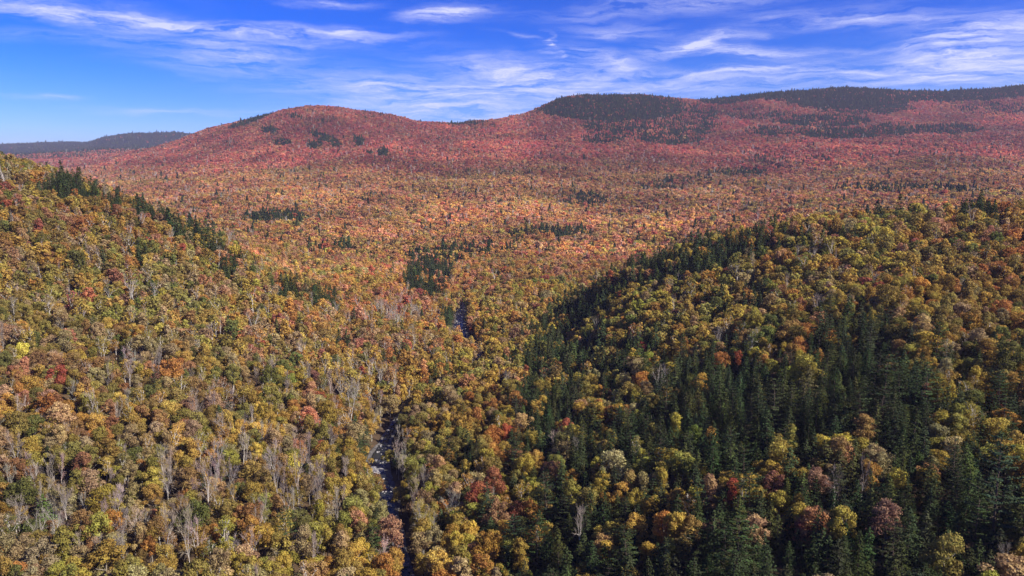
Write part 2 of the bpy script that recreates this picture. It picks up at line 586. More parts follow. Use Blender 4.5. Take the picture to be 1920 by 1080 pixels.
def build_boulders():
    base = []
    t_ = (1 + 5 ** .5) / 2
    for s1 in (-1, 1):
        for s2 in (-t_, t_):
            base += [(0, s1, s2), (s1, s2, 0), (s2, 0, s1)]
    base = np.array(base) / math.hypot(1, t_)
    D = ((base[:, None] - base[None]) ** 2).sum(-1)
    tri = [(i, j, k) for i in range(12) for j in range(i + 1, 12) for k in range(j + 1, 12)
           if D[i, j] < 1.2 and D[j, k] < 1.2 and D[i, k] < 1.2]
    tri = np.array([t if np.dot(np.cross(base[t[1]] - base[t[0]], base[t[2]] - base[t[0]]), base[t[0]]) > 0 else (t[0], t[2], t[1]) for t in tri])
    V, Fc = [], []
    for n in range(900):
        k = rng.integers(0, len(RIV))
        s = rng.lognormal(-0.9, 0.5)
        p = RIV[k] + rng.normal(0, 2.6 if 262 < RIV[k, 1] < 310 or RIV[k, 1] > 510 else 1.1, 2)
        sh = base * rng.uniform(.75, 1.2, (12, 1)) * np.array([1.1, .9, .65]) * s
        a = rng.uniform(0, 6.28)
        sh = np.column_stack([sh[:, 0] * math.cos(a) - sh[:, 1] * math.sin(a), sh[:, 0] * math.sin(a) + sh[:, 1] * math.cos(a), sh[:, 2]])
        Fc.append(tri + 12 * n)
        V.append(sh + np.array([p[0], p[1], RZ + .25 + .2 * s]))
    me = mesh_from('stream_boulders', np.concatenate(V), np.concatenate(Fc), [M_ROCK])
    link(bpy.data.objects.new('stream_boulders', me), kind='stuff', label='pale boulders and stones strewn along the stream', cat='boulders')


build_boulders()


# ------------------------------------------------------------------ tree shapes
def unit(v):
    return v / np.maximum(np.linalg.norm(v, axis=-1, keepdims=True), 1e-9)


def cards(P, Nn, size, r, jit=0.45, aspect=1.0):
    n = len(P)
    nn = unit(Nn + jit * r.normal(size=(n, 3)))
    t = unit(np.cross(nn, r.normal(size=(n, 3))))
    b = np.cross(nn, t)
    s = size * r.uniform(.65, 1.35, (n, 1))
    s2 = s * aspect
    V = np.stack([P - t * s * .5 * r.uniform(.6, 1.2, (n, 1)), P - b * s2 * .5 * r.uniform(.5, 1.1, (n, 1)) + nn * s * .1,
                  P + t * s * .5 * r.uniform(.6, 1.2, (n, 1)), P + b * s2 * .5 * r.uniform(.5, 1.1, (n, 1)) + nn * s * .1], 1)
    return V.reshape(-1, 3), np.arange(4 * n).reshape(n, 4)


def tube(pts, rad, sides=4):
    pts = np.asarray(pts, float)
    rad = np.asarray(rad, float)
    d = unit(np.gradient(pts, axis=0))
    ref = np.array([0.31, 0.95, 0.05])
    x = unit(np.cross(d, ref))
    y = np.cross(d, x)
    an = np.arange(sides) * 2 * math.pi / sides
    V = (pts[:, None] + rad[:, None, None] * (np.cos(an)[None, :, None] * x[:, None] + np.sin(an)[None, :, None] * y[:, None])).reshape(-1, 3)
    q = []
    for i in range(len(pts) - 1):
        for j in range(sides):
            k = (j + 1) % sides
            q.append((i * sides + j, i * sides + k, (i + 1) * sides + k, (i + 1) * sides + j))
    return V, np.array(q)


class Acc:
    def __init__(s):
        s.V, s.F, s.v, s.n = [], [], [], 0

    def add(s, V, Fc, vary=None):
        s.V.append(V)
        s.F.append(np.asarray(Fc) + s.n)
        s.v.append(np.full(len(Fc), .5) if vary is None else np.broadcast_to(np.asarray(vary, float), (len(Fc),)))
        s.n += len(V)

    def get(s):
        return np.concatenate(s.V), np.concatenate(s.F), np.concatenate(s.v)


def broadleaf(seed, ncards, csize, sparse=False, H=14.0, W=7.0, shape=0):
    """returns (trunk Acc, crown Acc)"""
    r = np.random.default_rng(seed)
    tr, cr = Acc(), Acc()
    zb = H * (.36 if shape != 2 else .28)
    nl = int(r.integers(13, 19))
    lobes = []
    for k in range(nl):
        z = zb + (H - zb) * (.16 + .70 * ((k + .5) / nl))
        f = (z - zb) / (H - zb)
        prof = {0: math.sin(math.pi * min(1, .18 + .72 * f)) ** .7, 1: math.sqrt(max(0.05, 1 - (f * 1.02) ** 2.4)) * min(1, .55 + f * 1.6),
                2: (1 - f) ** .6 * .85 + .1}[shape]
        a = k * 2.399 + r.uniform(-.5, .5)
        rad = W / 2 * prof * r.uniform(.3, .92)
        lobes.append((np.array([rad * math.cos(a), rad * math.sin(a), z]), W / 2 * r.uniform(.20, .44)))
    lobes.append((np.array([r.normal() * .4, r.normal() * .4, H - W * .17]), W * .17))
    w = np.array([l[1] ** 2 for l in lobes])
    cnt = np.maximum(3, (ncards * 1.5 * w / w.sum()).astype(int))
    for (c, rad), n in zip(lobes, cnt):
        d = unit(r.normal(size=(n, 3)) + np.array([0, 0, .35]))
        sq = np.array([1, 1, .8])
        p = c + d * rad * sq * (r.uniform(.6, 1.06, (n, 1)) + (r.uniform(size=(n, 1)) < .16) * r.uniform(0, .42, (n, 1)))
        keep = np.ones(n, bool)
        for (c2, r2) in lobes:
            if c2 is not c:
                keep &= np.linalg.norm((p - c2) / sq, axis=1) > r2 * .72
        if sparse:
            keep &= r.uniform(size=n) < .38
        p, d = p[keep], d[keep]
        if len(p) == 0:
            continue
        V, q = cards(p, d, csize, r, .5)
        cr.add(V, q, np.clip(r.normal(.5, .14) + r.normal(0, .16, len(q)), 0, 1))
    # trunk and limbs
    bend = r.normal(0, .25, 2)
    zz = np.linspace(0, H * .72, 6)
    pts = np.column_stack([bend[0] * (zz / H) ** 2 * 3, bend[1] * (zz / H) ** 2 * 3, zz])
    tr.add(*tube(pts, np.linspace(.24, .07, 6), 5))
    for (c, rad) in lobes[2::2]:
        z0 = min(max(zb * .9, c[2] - r.uniform(1.5, 3.2)), H * .65)
        s = np.array([np.interp(z0, zz, pts[:, 0]), np.interp(z0, zz, pts[:, 1]), z0])
        mid = s * .5 + c * .5 + np.array([0, 0, -.35])
        tr.add(*tube([s, mid, c, c + unit(c - s) * rad * .7], [.10, .075, .045, .02], 4))
        if sparse:
            for k in range(7):
                e = c + unit(r.normal(size=3) + np.array([0, 0, .6])) * rad * r.uniform(.7, 1.1)
                tr.add(*tube([mid * .3 + c * .7, (c + e) / 2 + r.normal(0, .12, 3), e], [.045, .032, .012], 3))
    return tr, cr


def conifer(seed, dens, csize, H=17.0, W=5.6, kind=0):
    r = np.random.default_rng(seed)
    tr, cr = Acc(), Acc()
    lean = r.normal(0, .12, 2)
    tr.add(*tube([[0, 0, 0], [lean[0] * .4, lean[1] * .4, H * .5], [lean[0], lean[1], H * .985]], [.24, .14, .02], 5))
    P, D, T, S = [], [], [], []
    z = H * .12
    while z < H * .985:
        f = z / H
        if kind == 0:       # hemlock or spruce: dense cone
            Lb = W / 2 * (1 - f) ** .62 * min(1, .55 + f * 2.6)
            nb, droop, step = int(5 + 3 * (1 - f)), -.20 - .12 * (1 - f), .034 * H * (1.05 - .45 * f)
        else:               # pine: open tiers of level plumes
            Lb = W / 2 * (math.sin(math.pi * (.12 + .80 * f)) ** .8) * (1.0 if f < .9 else .7)
            nb, droop, step = int(r.integers(4, 6)), .10 - .15 * (1 - f), .062 * H
        a0 = r.uniform(0, 6.28)
        for b in range(nb):
            if r.uniform() < .08:
                continue
            a = a0 + b * 6.283 / nb + r.uniform(-.3, .3)
            L = max(.25, Lb * r.uniform(.55, 1.22))
            out = np.array([math.cos(a), math.sin(a), 0])
            side = np.array([-math.sin(a), math.cos(a), 0])
            n = max(2, int(dens * L))
            t = r.uniform(.12, 1.0, n) ** .75
            spread = (.10 + .30 * t * (1.15 - t)) * L
            z0 = z + r.uniform(-.25, .25)
            p = (np.array([lean[0] * f, lean[1] * f, z0]) + out * (t * L)[:, None] + side * (r.uniform(-1, 1, n) * spread)[:, None]
                 + np.array([0, 0, 1.0]) * ((droop * t + (.16 if kind == 0 else .22) * t * t) * L + r.normal(0, .05, n))[:, None])
            P.append(p)
            D.append(np.tile(out, (n, 1)) * .55 + np.array([0, 0, 1.0]))
            S.append(np.full(n, r.normal(.5, .13)))
            if csize < .8 and L > 1.4 and kind == 1:
                s = np.array([lean[0] * f, lean[1] * f, z0])
                e = s + out * L * .85 + np.array([0, 0, (droop * .85 + .22 * .7) * L])
                tr.add(*tube([s, (s + e) / 2 + np.array([0, 0, -.04 * L]), e], [.05, .035, .012], 3))
        z += step * r.uniform(.8, 1.2)
    # the leader
    n = max(2, int(5 * dens / 6))
    P.append(np.column_stack([lean[0] + r.normal(0, .08, n), lean[1] + r.normal(0, .08, n), r.uniform(H * .95, H, n)]))
    D.append(r.normal(size=(n, 3)) + np.array([0, 0, .3]))
    S.append(np.full(n, .6))
    P, D, S = np.concatenate(P), np.concatenate(D), np.concatenate(S)
    V, q = cards(P, D, csize, r, .38, .62)
    cr.add(V, q, np.clip(S + r.normal(0, .15, len(q)), 0, 1))
    return tr, cr


def bare(seed, depth=5, H=14.0, W=6.0, thick=1.0):
    r = np.random.default_rng(seed)
    tr, cr = Acc(), Acc()

    def grow(p, d, L, rad, lev):
        n = 3
        pts = [p]
        dd = d
        for i in range(n):
            dd = unit(dd + r.normal(0, .14, 3) + np.array([0, 0, .05]))
            pts.append(pts[-1] + dd * L / n)
        ra = np.linspace(rad, rad * .62, n + 1)
        (tr if lev < 4 else cr).add(*tube(pts, ra, 4 if lev < 3 else 3), np.clip(r.normal(.5, .2), 0, 1))
        if lev >= depth:
            return
        nb = 2 if lev < 2 else int(r.integers(2, 4))
        for k in range(nb):
            ang = r.uniform(.25, .62) if lev else r.uniform(.12, .42)
            ax = unit(np.cross(dd, r.normal(size=3)))
            nd = unit(dd * math.cos(ang) + ax * math.sin(ang) + np.array([0, 0, .08]))
            grow(pts[-1], nd, L * r.uniform(.62, .84), rad * .62 * r.uniform(.75, .95), lev + 1)
        if lev >= 1:
            for k in range(2):
                i = int(r.integers(1, n))
                ax = unit(np.cross(dd, r.normal(size=3)))
                grow(pts[i], unit(dd * .6 + ax * .8), L * r.uniform(.4, .6), rad * .4, max(lev + 2, 3))

    grow(np.zeros(3), np.array([0, 0, 1.0]), H * .34, .21 * thick, 0)
    if not cr.V:
        cr.add(*tube([[0, 0, H * .5], [0, 0, H * .6]], [.02, .01], 3))
    # rescale to the asked size
    top = max(v[:, 2].max() for v in tr.V + cr.V)
    wid = max(np.abs(v[:, :2]).max() for v in tr.V + cr.V)
    s = np.array([W / 2 / wid, W / 2 / wid, H / top])
    for a in (tr, cr):
        a.V = [v * s for v in a.V]
    # fine twigs as slivers towards the outside
    V, _, _ = cr.get()
    pick = r.integers(0, len(V), 420 if thick < 1.3 else 80)
    p = V[pick]
    c = np.array([0, 0, H * .55])
    d = unit(unit(p - c) + r.normal(0, .45, (len(p), 3)) + np.array([0, 0, .3]))
    sd = unit(np.cross(d, r.normal(size=(len(p), 3))))
    ln = r.uniform(.5, 1.25, (len(p), 1)) * (1 if thick < 1.3 else 1.3)
    wd = .016 * thick
    Vt = np.stack([p - sd * wd, p + sd * wd, p + d * ln + sd * wd * .4, p + d * ln - sd * wd * .4], 1).reshape(-1, 3)
    cr.add(Vt, np.arange(len(Vt)).reshape(-1, 4), np.clip(r.normal(.5, .2, len(p)), 0, 1))
    return tr, cr


KINDS = {}       # kind -> level -> list of (trunk mesh, crown mesh, joined mesh, H, W)


def proto(kind, level, tr, cr, bark, leaf, H, W):
    tv, tf, tva = tr.get()
    cv, cf, cva = cr.get()
    nm = {'b': 'broadleaf', 'c': 'conifer', 'n': 'bare'}[kind]
    t = mesh_from(nm + '_trunk', tv, tf, [bark], tva) if level == 0 else None
    c = mesh_from(nm + '_crown', cv, cf, [leaf], cva) if level == 0 else None
    j = mesh_from(nm + '_tree', np.concatenate([tv, cv]), np.concatenate([tf, cf + len(tv)]), [bark, leaf],
                  np.concatenate([tva, cva]), np.concatenate([np.zeros(len(tf)), np.ones(len(cf))]))
    KINDS.setdefault(kind, {}).setdefault(level, []).append((t, c, j, H, W))


for k in range(8):
    H, W = [(13, 8.2), (13.5, 7.6), (12, 8.6), (14, 7.0), (12.5, 8.4), (13, 7.4), (12, 7.6), (14.5, 8.6)][k]
    proto('b', 0, *broadleaf(100 + k, 2300, .44, False, H, W, [0, 1, 0, 2, 1, 0, 2, 1][k]), M_BARK, M_LEAF, H, W)
for k in range(3):
    proto('b', 0, *broadleaf(150 + k, 1700, .38, True, 14.5, 6.6, [0, 1, 0][k]), M_PALE, M_LEAF, 14.5, 6.6)
for k in range(7):
    H, W = [(13, 8.2), (13.5, 7.6), (12, 8.6), (14, 7.0), (12.5, 8.4), (13, 7.4), (14.5, 8.6)][k]
    proto('b', 1, *broadleaf(200 + k, 520, .85, False, H, W, [0, 1, 0, 2, 1, 0, 1][k]), M_BARK, M_LEAF, H, W)
for k in range(2):
    proto('b', 1, *broadleaf(250 + k, 460, .75, True, 14.5, 6.6, k), M_PALE, M_LEAF, 14.5, 6.6)
for k in range(6):
    proto('b', 2, *broadleaf(300 + k, 130, 2.1, False, 11.5, 9.2, k % 2), M_BARK, M_LEAF, 11.5, 9.2)
for k in range(6):
    H, W = [(14.5, 8.0), (15.5, 7.4), (13, 7.8), (14, 7.0), (16, 8.6), (11.5, 6.8)][k]
    proto('c', 0, *conifer(400 + k, 5.6, .50, H, W, 0), M_DARKBARK, M_NEEDLE, H, W)
for k in range(2):
    proto('c', 0, *conifer(450 + k, 11, .5, 18, 8.6, 1), M_DARKBARK, M_NEEDLE, 18, 8.6)
for k in range(5):
    H, W = [(14.5, 8.0), (15.5, 7.4), (13, 7.8), (14, 7.0), (16, 8.6)][k]
    proto('c', 1, *conifer(500 + k, 1.7, .95, H, W, 0), M_DARKBARK, M_NEEDLE, H, W)
for k in range(4):
    proto('c', 2, *conifer(600 + k, .6, 1.9, 15, 6.6, 0), M_DARKBARK, M_NEEDLE, 15, 6.6)
for k in range(6):
    H, W = [(15, 6.5), (16, 5.5), (14, 7), (15.5, 6), (13, 5.5), (16.5, 7)][k]
    proto('n', 0, *bare(700 + k, 5, H, W, 1.25), M_PALE, M_TWIG, H, W)
for k in range(3):
    proto('n', 1, *bare(750 + k, 4, 15, 6.2, 1.7), M_PALE, M_TWIG, 15, 6.2)
for k in range(2):
    proto('n', 2, *bare(780 + k, 3, 15, 6.2, 2.2), M_PALE, M_TWIG, 15, 6.2)

# ------------------------------------------------------------------ where the trees stand
PAL = {   # leaf colours
    'golden yellow': (.42, .285, .06), 'orange': (.42, .195, .055), 'rust brown': (.28, .16, .065), 'olive': (.265, .21, .055),
    'green': (.13, .14, .04), 'tan': (.36, .255, .13), 'salmon orange': (.42, .20, .105), 'crimson': (.26, .065, .06),
    'red': (.37, .085, .055), 'lime yellow': (.36, .31, .06), 'dull maroon': (.20, .085, .07), 'amber': (.385, .24, .055)}
PN = list(PAL)
PV = np.array([PAL[k] for k in PN])
MIXES = {
    'left': dict(zip(PN, [.13, .03, .15, .36, .11, .20, .02, .002, .004, .012, .004, .09])),
    'leftlow': dict(zip(PN, [.34, .10, .06, .16, .05, .10, .02, .003, .010, .03, .004, .18])),
    'right': dict(zip(PN, [.32, .11, .03, .25, .10, .10, .02, .006, .008, .015, .005, .14])),
    'rightlow': dict(zip(PN, [.27, .10, .05, .22, .07, .14, .03, .014, .025, .03, .014, .11])),
    'valley': dict(zip(PN, [.17, .26, .09, .07, .02, .06, .22, .008, .015, .01, .005, .18])),
    'mid': dict(zip(PN, [.07, .26, .12, .04, .02, .05, .38, .01, .07, .00, .01, .06])),
    'mount': dict(zip(PN, [.0, .03, .11, .0, .0, .0, .15, .05, .48, .00, .10, .00])),
}
MIXA = {k: np.array([v[n] for n in PN]) / sum(v.values()) for k, v in MIXES.items()}


def smooth(x, a, b):
    t = np.clip((x - a) / (b - a), 0, 1)
    return t * t * (3 - 2 * t)


def ellipses(px, py, lst):
    m = np.zeros(px.shape)
    for (x, y, a, b, s, *rot) in lst:
        an = R(rot[0]) if rot else 0.0
        dx, dy = px - x, py - y
        u = dx * math.cos(an) + dy * math.sin(an)
        v = -dx * math.sin(an) + dy * math.cos(an)
        d = (u / a) ** 2 + (v / b) ** 2
        m = np.maximum(m, s * np.clip(1.6 - d, 0, .6) / .6)
    return m


CON_NEAR = [  # stands of conifers, as seen: centre, half sizes, share, rotation
    (1330, 740, 130, 75, .80, 10), (1180, 690, 110, 50, .75), (1600, 650, 75, 60, .75), (1450, 800, 160, 70, .72), (1240, 880, 160, 70, .62),
    (1400, 960, 220, 80, .70), (1640, 820, 90, 110, .6), (1130, 1010, 170, 70, .55), (1580, 1010, 180, 80, .55), (1830, 970, 100, 110, .80),
    (1060, 760, 90, 60, .55), (1000, 870, 60, 80, .30), (1740, 700, 120, 90, .22), (1900, 760, 50, 120, .5), (1040, 690, 55, 50, .6),
    (1350, 470, 130, 30, .85, -14), (1220, 495, 90, 28, .8, -20), (1130, 545, 80, 28, .75, -35), (1060, 590, 45, 30, .5, -30), (1500, 445, 90, 25, .5),
    (1830, 395, 30, 18, .7), (1680, 400, 80, 14, .25), (1400, 560, 40, 20, .25),
    (112, 350, 40, 18, 1.0), (160, 364, 24, 12, .95), (212, 382, 14, 14, .9), (285, 400, 36, 12, .9, 10), (345, 430, 38, 13, .9, 25), (395, 455, 30, 13, .7, 40), (430, 495, 18, 22, .6, 40),
    (262, 484, 18, 12, .9), (555, 548, 60, 14, .7, 15), (615, 560, 20, 12, .9), (640, 640, 16, 16, .5), (200, 625, 15, 12, .5),
    (805, 525, 40, 36, .85), (845, 597, 16, 14, .9), (680, 840, 14, 34, .95), (690, 1040, 16, 34, .9), (878, 880, 22, 40, .5), (560, 620, 14, 14, .4),
]
CON_FAR = [
    (1035, 437, 75, 7, .85), (520, 408, 55, 9, .6), (830, 482, 65, 14, .55), (900, 470, 60, 10, .4), (1100, 375, 40, 10, .5), (1265, 345, 60, 9, .55, -6), (1390, 325, 45, 5, .6),
    (1640, 355, 90, 6, .4), (1780, 358, 60, 5, .4), (620, 470, 40, 8, .4), (690, 370, 30, 6, .25), (1480, 300, 70, 8, .25),
    (530, 268, 15, 5, .9), (505, 245, 16, 5, .8), (608, 259, 28, 6, .9, 20), (590, 273, 14, 6, .9), (630, 272, 10, 5, .8), (672, 266, 10, 7, .95), (718, 287, 9, 7, .9), (693, 286, 6, 5, .8),
    (552, 218, 12, 4, .6), (600, 228, 10, 4, .6), (480, 222, 50, 5, .9, -22),
    (1150, 203, 125, 22, .92), (1220, 240, 110, 22, .62), (1260, 262, 55, 9, .75), (1130, 262, 35, 7, .6), (1080, 195, 45, 15, .6), (1300, 215, 40, 18, .5),
    (1380, 184, 60, 9, .9, -6), (1480, 178, 80, 10, .95), (1590, 185, 110, 20, .95), (1720, 180, 90, 9, .9), (1850, 175, 100, 12, .95, -4), (1620, 202, 80, 12, .7),
    (1540, 228, 80, 10, .8), (1460, 248, 60, 9, .6), (1580, 252, 70, 9, .7), (1680, 244, 50, 10, .6), (1780, 244, 55, 8, .65), (1420, 215, 60, 10, .35), (1870, 205, 70, 10, .4), (870, 232, 40, 4, .6),
]
BARE = [(560, 900, 50, 60, .6), (350, 970, 70, 70, .42), (90, 970, 70, 60, .6), (270, 690, 40, 25, .6), (740, 590, 40, 18, .75), (490, 690, 30, 25, .45), (410, 800, 60, 40, .4),
        (60, 900, 70, 40, .45), (210, 990, 60, 60, .45), (310, 900, 50, 40, .4), (770, 925, 24, 50, .7), (820, 1000, 40, 60, .2), (640, 730, 120, 40, .22), (180, 830, 60, 60, .3),
        (30, 780, 60, 40, .3), (670, 720, 60, 40, .3), (560, 780, 90, 60, .2), (430, 880, 40, 40, .4), (1080, 1010, 16, 20, .6), (1550, 920, 20, 16, .4)]


def scatter():
    out = []
    bands = [(95, 330, 4.6), (330, 620, 4.8), (620, 1100, 5.3), (1100, 1900, 6.0), (1900, 4600, 6.6), (4600, 10200, 13.0)]
    for (y0, y1, sp) in bands:
        amax = .82
        nx = int(2 * amax * y1 / sp)
        ny = int((y1 - y0) / (sp * .866))
        gx, gy = np.meshgrid(np.arange(nx), np.arange(ny))
        X = (gx + .5 * (gy % 2)) * sp - amax * y1
        Y = y0 + gy * sp * .866
        X = X + rng.uniform(-.42, .42, X.shape) * sp
        Y = Y + rng.uniform(-.42, .42, Y.shape) * sp
        k = (np.abs(X) < Y * .68 + 50)
        X, Y = X[k], Y[k]
        Z = ground(X, Y)
        # hidden behind nearer ridges: leave out
        out.append((X, Y, Z))
    X, Y, Z = (np.concatenate([o[i] for o in out]) for i in range(3))
    # ridge-line test along each bearing
    aa = np.linspace(-1.0, 1.0, 401)
    yy = np.exp(np.linspace(math.log(60), math.log(10500), 500))
    Ag, Yg = np.meshgrid(aa, yy, indexing='ij')
    Zg = ground(Ag * Yg, Yg)
    cm = np.maximum.accumulate((Zg + 4) / Yg, axis=1)
    ia = np.clip(((X / Y + 1) / 2 * 400), 0, 400).astype(int)
    iy = np.clip(np.searchsorted(yy, Y * .97) - 1, 0, 499)
    vis = (Z + 40 + Y * .004) / Y > cm[ia, iy]
    k = vis
    return X[k], Y[k], Z[k]


X, Y, Z = scatter()
d = river_dist(X, Y)
keep = d > np.where(Y < 262, 3.5, np.where(Y < 340, 5.4, np.where(Y < 500, 3.2, np.where(Y < 640, 6.2, 2.6)))) + 2.5 * vnoise(X / 9, Y / 9, 77)
px, py = project(X, Y, Z + 7.5)
keep &= (px > -170) & (px < 2330) & (py < 1420)
keep &= rng.uniform(size=len(X)) < np.where(Y < 700, .95, 1.0)
X, Y, Z, d, px, py = (v[keep] for v in (X, Y, Z, d, px, py))
NT = len(X)
riverX = np.interp(Y, RIV[:, 1], RIV[:, 0])
left = smooth(riverX - X, -6, 10)

# species
clump = fbm(X / 38, Y / 38, 41)
pc = np.where(Y < 640, ellipses(px, py, CON_NEAR), ellipses(px, py, CON_FAR + [(805, 525, 40, 36, .85), (845, 597, 16, 14, .9)]))
pc = np.where((Y < 640) & (py > 1080), .5 * (px > 960), pc)
pc = np.where((Y < 640) & (px > 940) & (py > 580), np.clip(np.maximum(pc * 1.12, .76 * (px < 1740) * smooth(px, 930, 1040) * smooth(py, 600, 680)), 0, .9), pc)
pc = np.clip(pc + np.where(pc > .02, .7, .10) * clump * np.where(pc > .9, .2, 1), 0, 1)
pc = np.maximum(pc, np.where(Y < 640, .02, .025))
pc = np.where(Y > 5200, .97, pc)
pc = np.where((Y > 4000) & (Y <= 5200), .25, pc)
pb = np.maximum(ellipses(px, py, BARE), np.where((left > .5) & (Y < 600), .065, .02))
pb = np.where(Y > 1200, .03, pb * .72)
u = rng.uniform(size=NT)
pb = np.where((d < 12) & (X > riverX) & (Y > 225) & (Y < 318), .45, pb)
kind = np.where(u < pc, 1, np.where(u < pc + (1 - pc) * pb, 2, 0))   # 0 broadleaf 1 conifer 2 bare

# colours
wl = {}
lo = smooth(py, 560, 900)
near = 1 - smooth(Y, 480, 760)
mt = smooth(Z + .012 * Y + 40 * fbm(X / 160, Y / 160, 51), 5, 75) * smooth(Y, 900, 1900)
vl = smooth(Y, 330, 640) * (1 - smooth(Y, 900, 1600))
riv = np.exp(-(np.minimum(d, 200) / 55) ** 2)
P_ = np.zeros((NT, len(PN)))
wn_l = near * left
wn_r = near * (1 - left)
P_ += (wn_l * (1 - riv) * (1 - .5 * vl))[:, None] * MIXA['left']
P_ += (wn_l * riv + wn_r * riv * .5)[:, None] * MIXA['leftlow']
P_ += (wn_r * (1 - .5 * riv) * (1 - lo))[:, None] * MIXA['right']
P_ += (wn_r * (1 - .5 * riv) * lo)[:, None] * MIXA['rightlow']
P_ += (vl * .9)[:, None] * MIXA['valley']
P_ += ((1 - near) * (1 - mt) * smooth(Y, 600, 1200))[:, None] * MIXA['mid']
P_ += ((1 - near) * mt)[:, None] * MIXA['mount'] * 1.2
# patches of like colours
for i in range(len(PN)):
    P_[:, i] *= np.exp(1.7 * fbm(X / (26 + 10 * (i % 4)) + 5 * i, Y / (26 + 10 * (i % 3)), 60 + 3 * i))
cs = np.cumsum(P_, 1)
ci = (rng.uniform(size=NT)[:, None] * cs[:, -1:] > cs).sum(1).clip(0, len(PN) - 1)
tint = PV[ci]
fz = (.16 + .34 * smooth(Y, 700, 2400))[:, None]          # far stands are of more even colour
mean_c = (P_ / P_.sum(1, keepdims=True)) @ PV
tint = tint * (1 - fz) + mean_c * fz
tint = tint * np.exp(rng.normal(0, .13, (NT, 1))) * np.exp(rng.normal(0, .06, (NT, 3))) * (1 + .12 * smooth(Y, 500, 1000))[:, None]
stand = fbm(X / 130, Y / 150, 91) + .6 * fbm(X / 420, Y / 420, 95)
tint *= np.exp(.38 * stand * smooth(Y, 350, 1000) + .22 * stand)[:, None]
tint[:, 1] *= np.exp(.22 * fbm(X / 90, Y / 110, 97))
con = np.array([.040, .053, .022]) * np.exp(rng.normal(0, .2, (NT, 1))) * np.exp(rng.normal(0, .08, (NT, 3)))
con = np.where((rng.uniform(size=NT) < .2)[:, None], con * np.array([1.6, 1.35, 1.0]), con)
twig = np.array([.27, .215, .175]) * np.exp(rng.normal(0, .18, (NT, 1))) * np.exp(rng.normal(0, .06, (NT, 3)))
tint = np.where((kind == 1)[:, None], con, np.where((kind == 2)[:, None], twig, tint))

# sizes and shapes
level = np.where(Y < 350, 0, np.where(Y < 950, 1, 2))
sparse_p = np.where(left > .5, .16, .06) * (Y < 950)
base = np.exp(rng.normal(0, .15, NT)) * np.where(Y > 1900, .92, np.where(Y > 1100, .88, np.where(Y > 620, .84, .79))) * np.where(Y > 4600, 1.8, 1.0)
base *= np.where(rng.uniform(size=NT) < .12, .72, 1.0)
base *= np.where(kind == 2, 1.2, 1.0)
base *= np.where(kind == 1, np.exp(rng.normal(0, .13, NT)), 1.0)
scl = np.stack([base * rng.uniform(.9, 1.15, NT)] * 2 + [base * rng.uniform(.88, 1.14, NT)], 1)
scl[:, 1] *= rng.uniform(.92, 1.08, NT)
pid = np.zeros(NT, int)
for kd, key in ((0, 'b'), (1, 'c'), (2, 'n')):
    for lv in (0, 1, 2):
        s = (kind == kd) & (level == lv)
        n = len(KINDS[key][lv])
        if kd == 0 and lv < 2:
            nsp = 3 if lv == 0 else 2
            sp_ = rng.uniform(size=NT) < sparse_p
            pid[s] = np.where(sp_[s], rng.integers(n - nsp, n, NT)[s], rng.integers(0, n - nsp, NT)[s])
        elif kd == 1 and lv == 0:
            pid[s] = np.where(rng.uniform(size=NT)[s] < .14, rng.integers(6, 8, NT)[s], rng.integers(0, 6, NT)[s])
        else:
            pid[s] = rng.integers(0, n, NT)[s]
bank = (d < 15) & (X > riverX) & (Y > 252) & (Y < 318)
scl[bank & (d < 9)] *= .7
tops = np.array([13.0, 14.0, 15.0])[kind] * scl[:, 2]
wids = np.array([8.0, 7.7, 6.2])[kind] * scl[:, 0]
rot = rng.uniform(0, 6.283, NT)
tilt = rng.normal(0, .035, (NT, 2))
# the big old pine low on the dark slope
big = np.argmin((px - 1845) ** 2 + (py - 985) ** 2)
kind[big], pid[big], scl[big] = 1, 6, (1.5, 1.5, 1.5)
tint[big] = (.04, .06, .032)
tops[big], wids[big] = 27, 13
crowd = (np.hypot(X - X[big], Y - Y[big]) < 5.5) & (np.arange(NT) != big)
Z[crowd] -= 0
alive = ~crowd

# which single trees show largest: paint all near trees, far to near, into a small id picture
SW, SH = 960, 540
buf = np.full((SH, SW), -1, np.int32)
nearset = np.where((Y < 430) & alive)[0]
for i in nearset[np.argsort(-Y[nearset])]:
    lo_f = {0: .35, 1: .12, 2: .4}[int(kind[i])]
    x0, y0 = project(X[i], Y[i], Z[i] + tops[i] * lo_f)
    x1, y1 = project(X[i], Y[i], Z[i] + tops[i])
    w = wids[i] * F / Y[i] / 2
    cx, cyy, hh = x0 / 2, (y0 + y1) / 4, max((y0 - y1) / 4, 1)
    w /= 2
    a0, a1 = int(max(cx - w, 0)), int(min(cx + w + 1, SW))
    b0, b1 = int(max(cyy - hh, 0)), int(min(cyy + hh + 1, SH))
    if a0 >= a1 or b0 >= b1:
        continue
    yy, xx = np.mgrid[b0:b1, a0:a1]
    if kind[i] == 1:
        f = np.clip((yy - (cyy - hh)) / (2 * hh), 0, 1)
        mk = np.abs(xx - cx) < w * (.15 + .85 * f)
    else:
        mk = ((xx - cx) / w) ** 2 + ((yy - cyy) / hh) ** 2 < 1
    if kind[i] == 2:
        mk &= ((xx + yy) % 2 == 0)
    buf[b0:b1, a0:a1][mk] = i
vispx = np.bincount(buf[buf >= 0], minlength=NT)

LIMIT = {0: 300, 1: 300, 2: 150}
single = np.zeros(NT, bool)
for kd in (0, 1, 2):
    c = np.where((kind == kd) & alive & (level == 0) & (vispx > 18))[0]
    single[c[np.argsort(-vispx[c])][:LIMIT[kd]]] = True

# ------------------------------------------------------------------ single trees, each an object with trunk and crown
SHADE = {0: 'broadleaf', 1: 'conifer', 2: 'bare tree'}
sidx = np.where(single)[0]


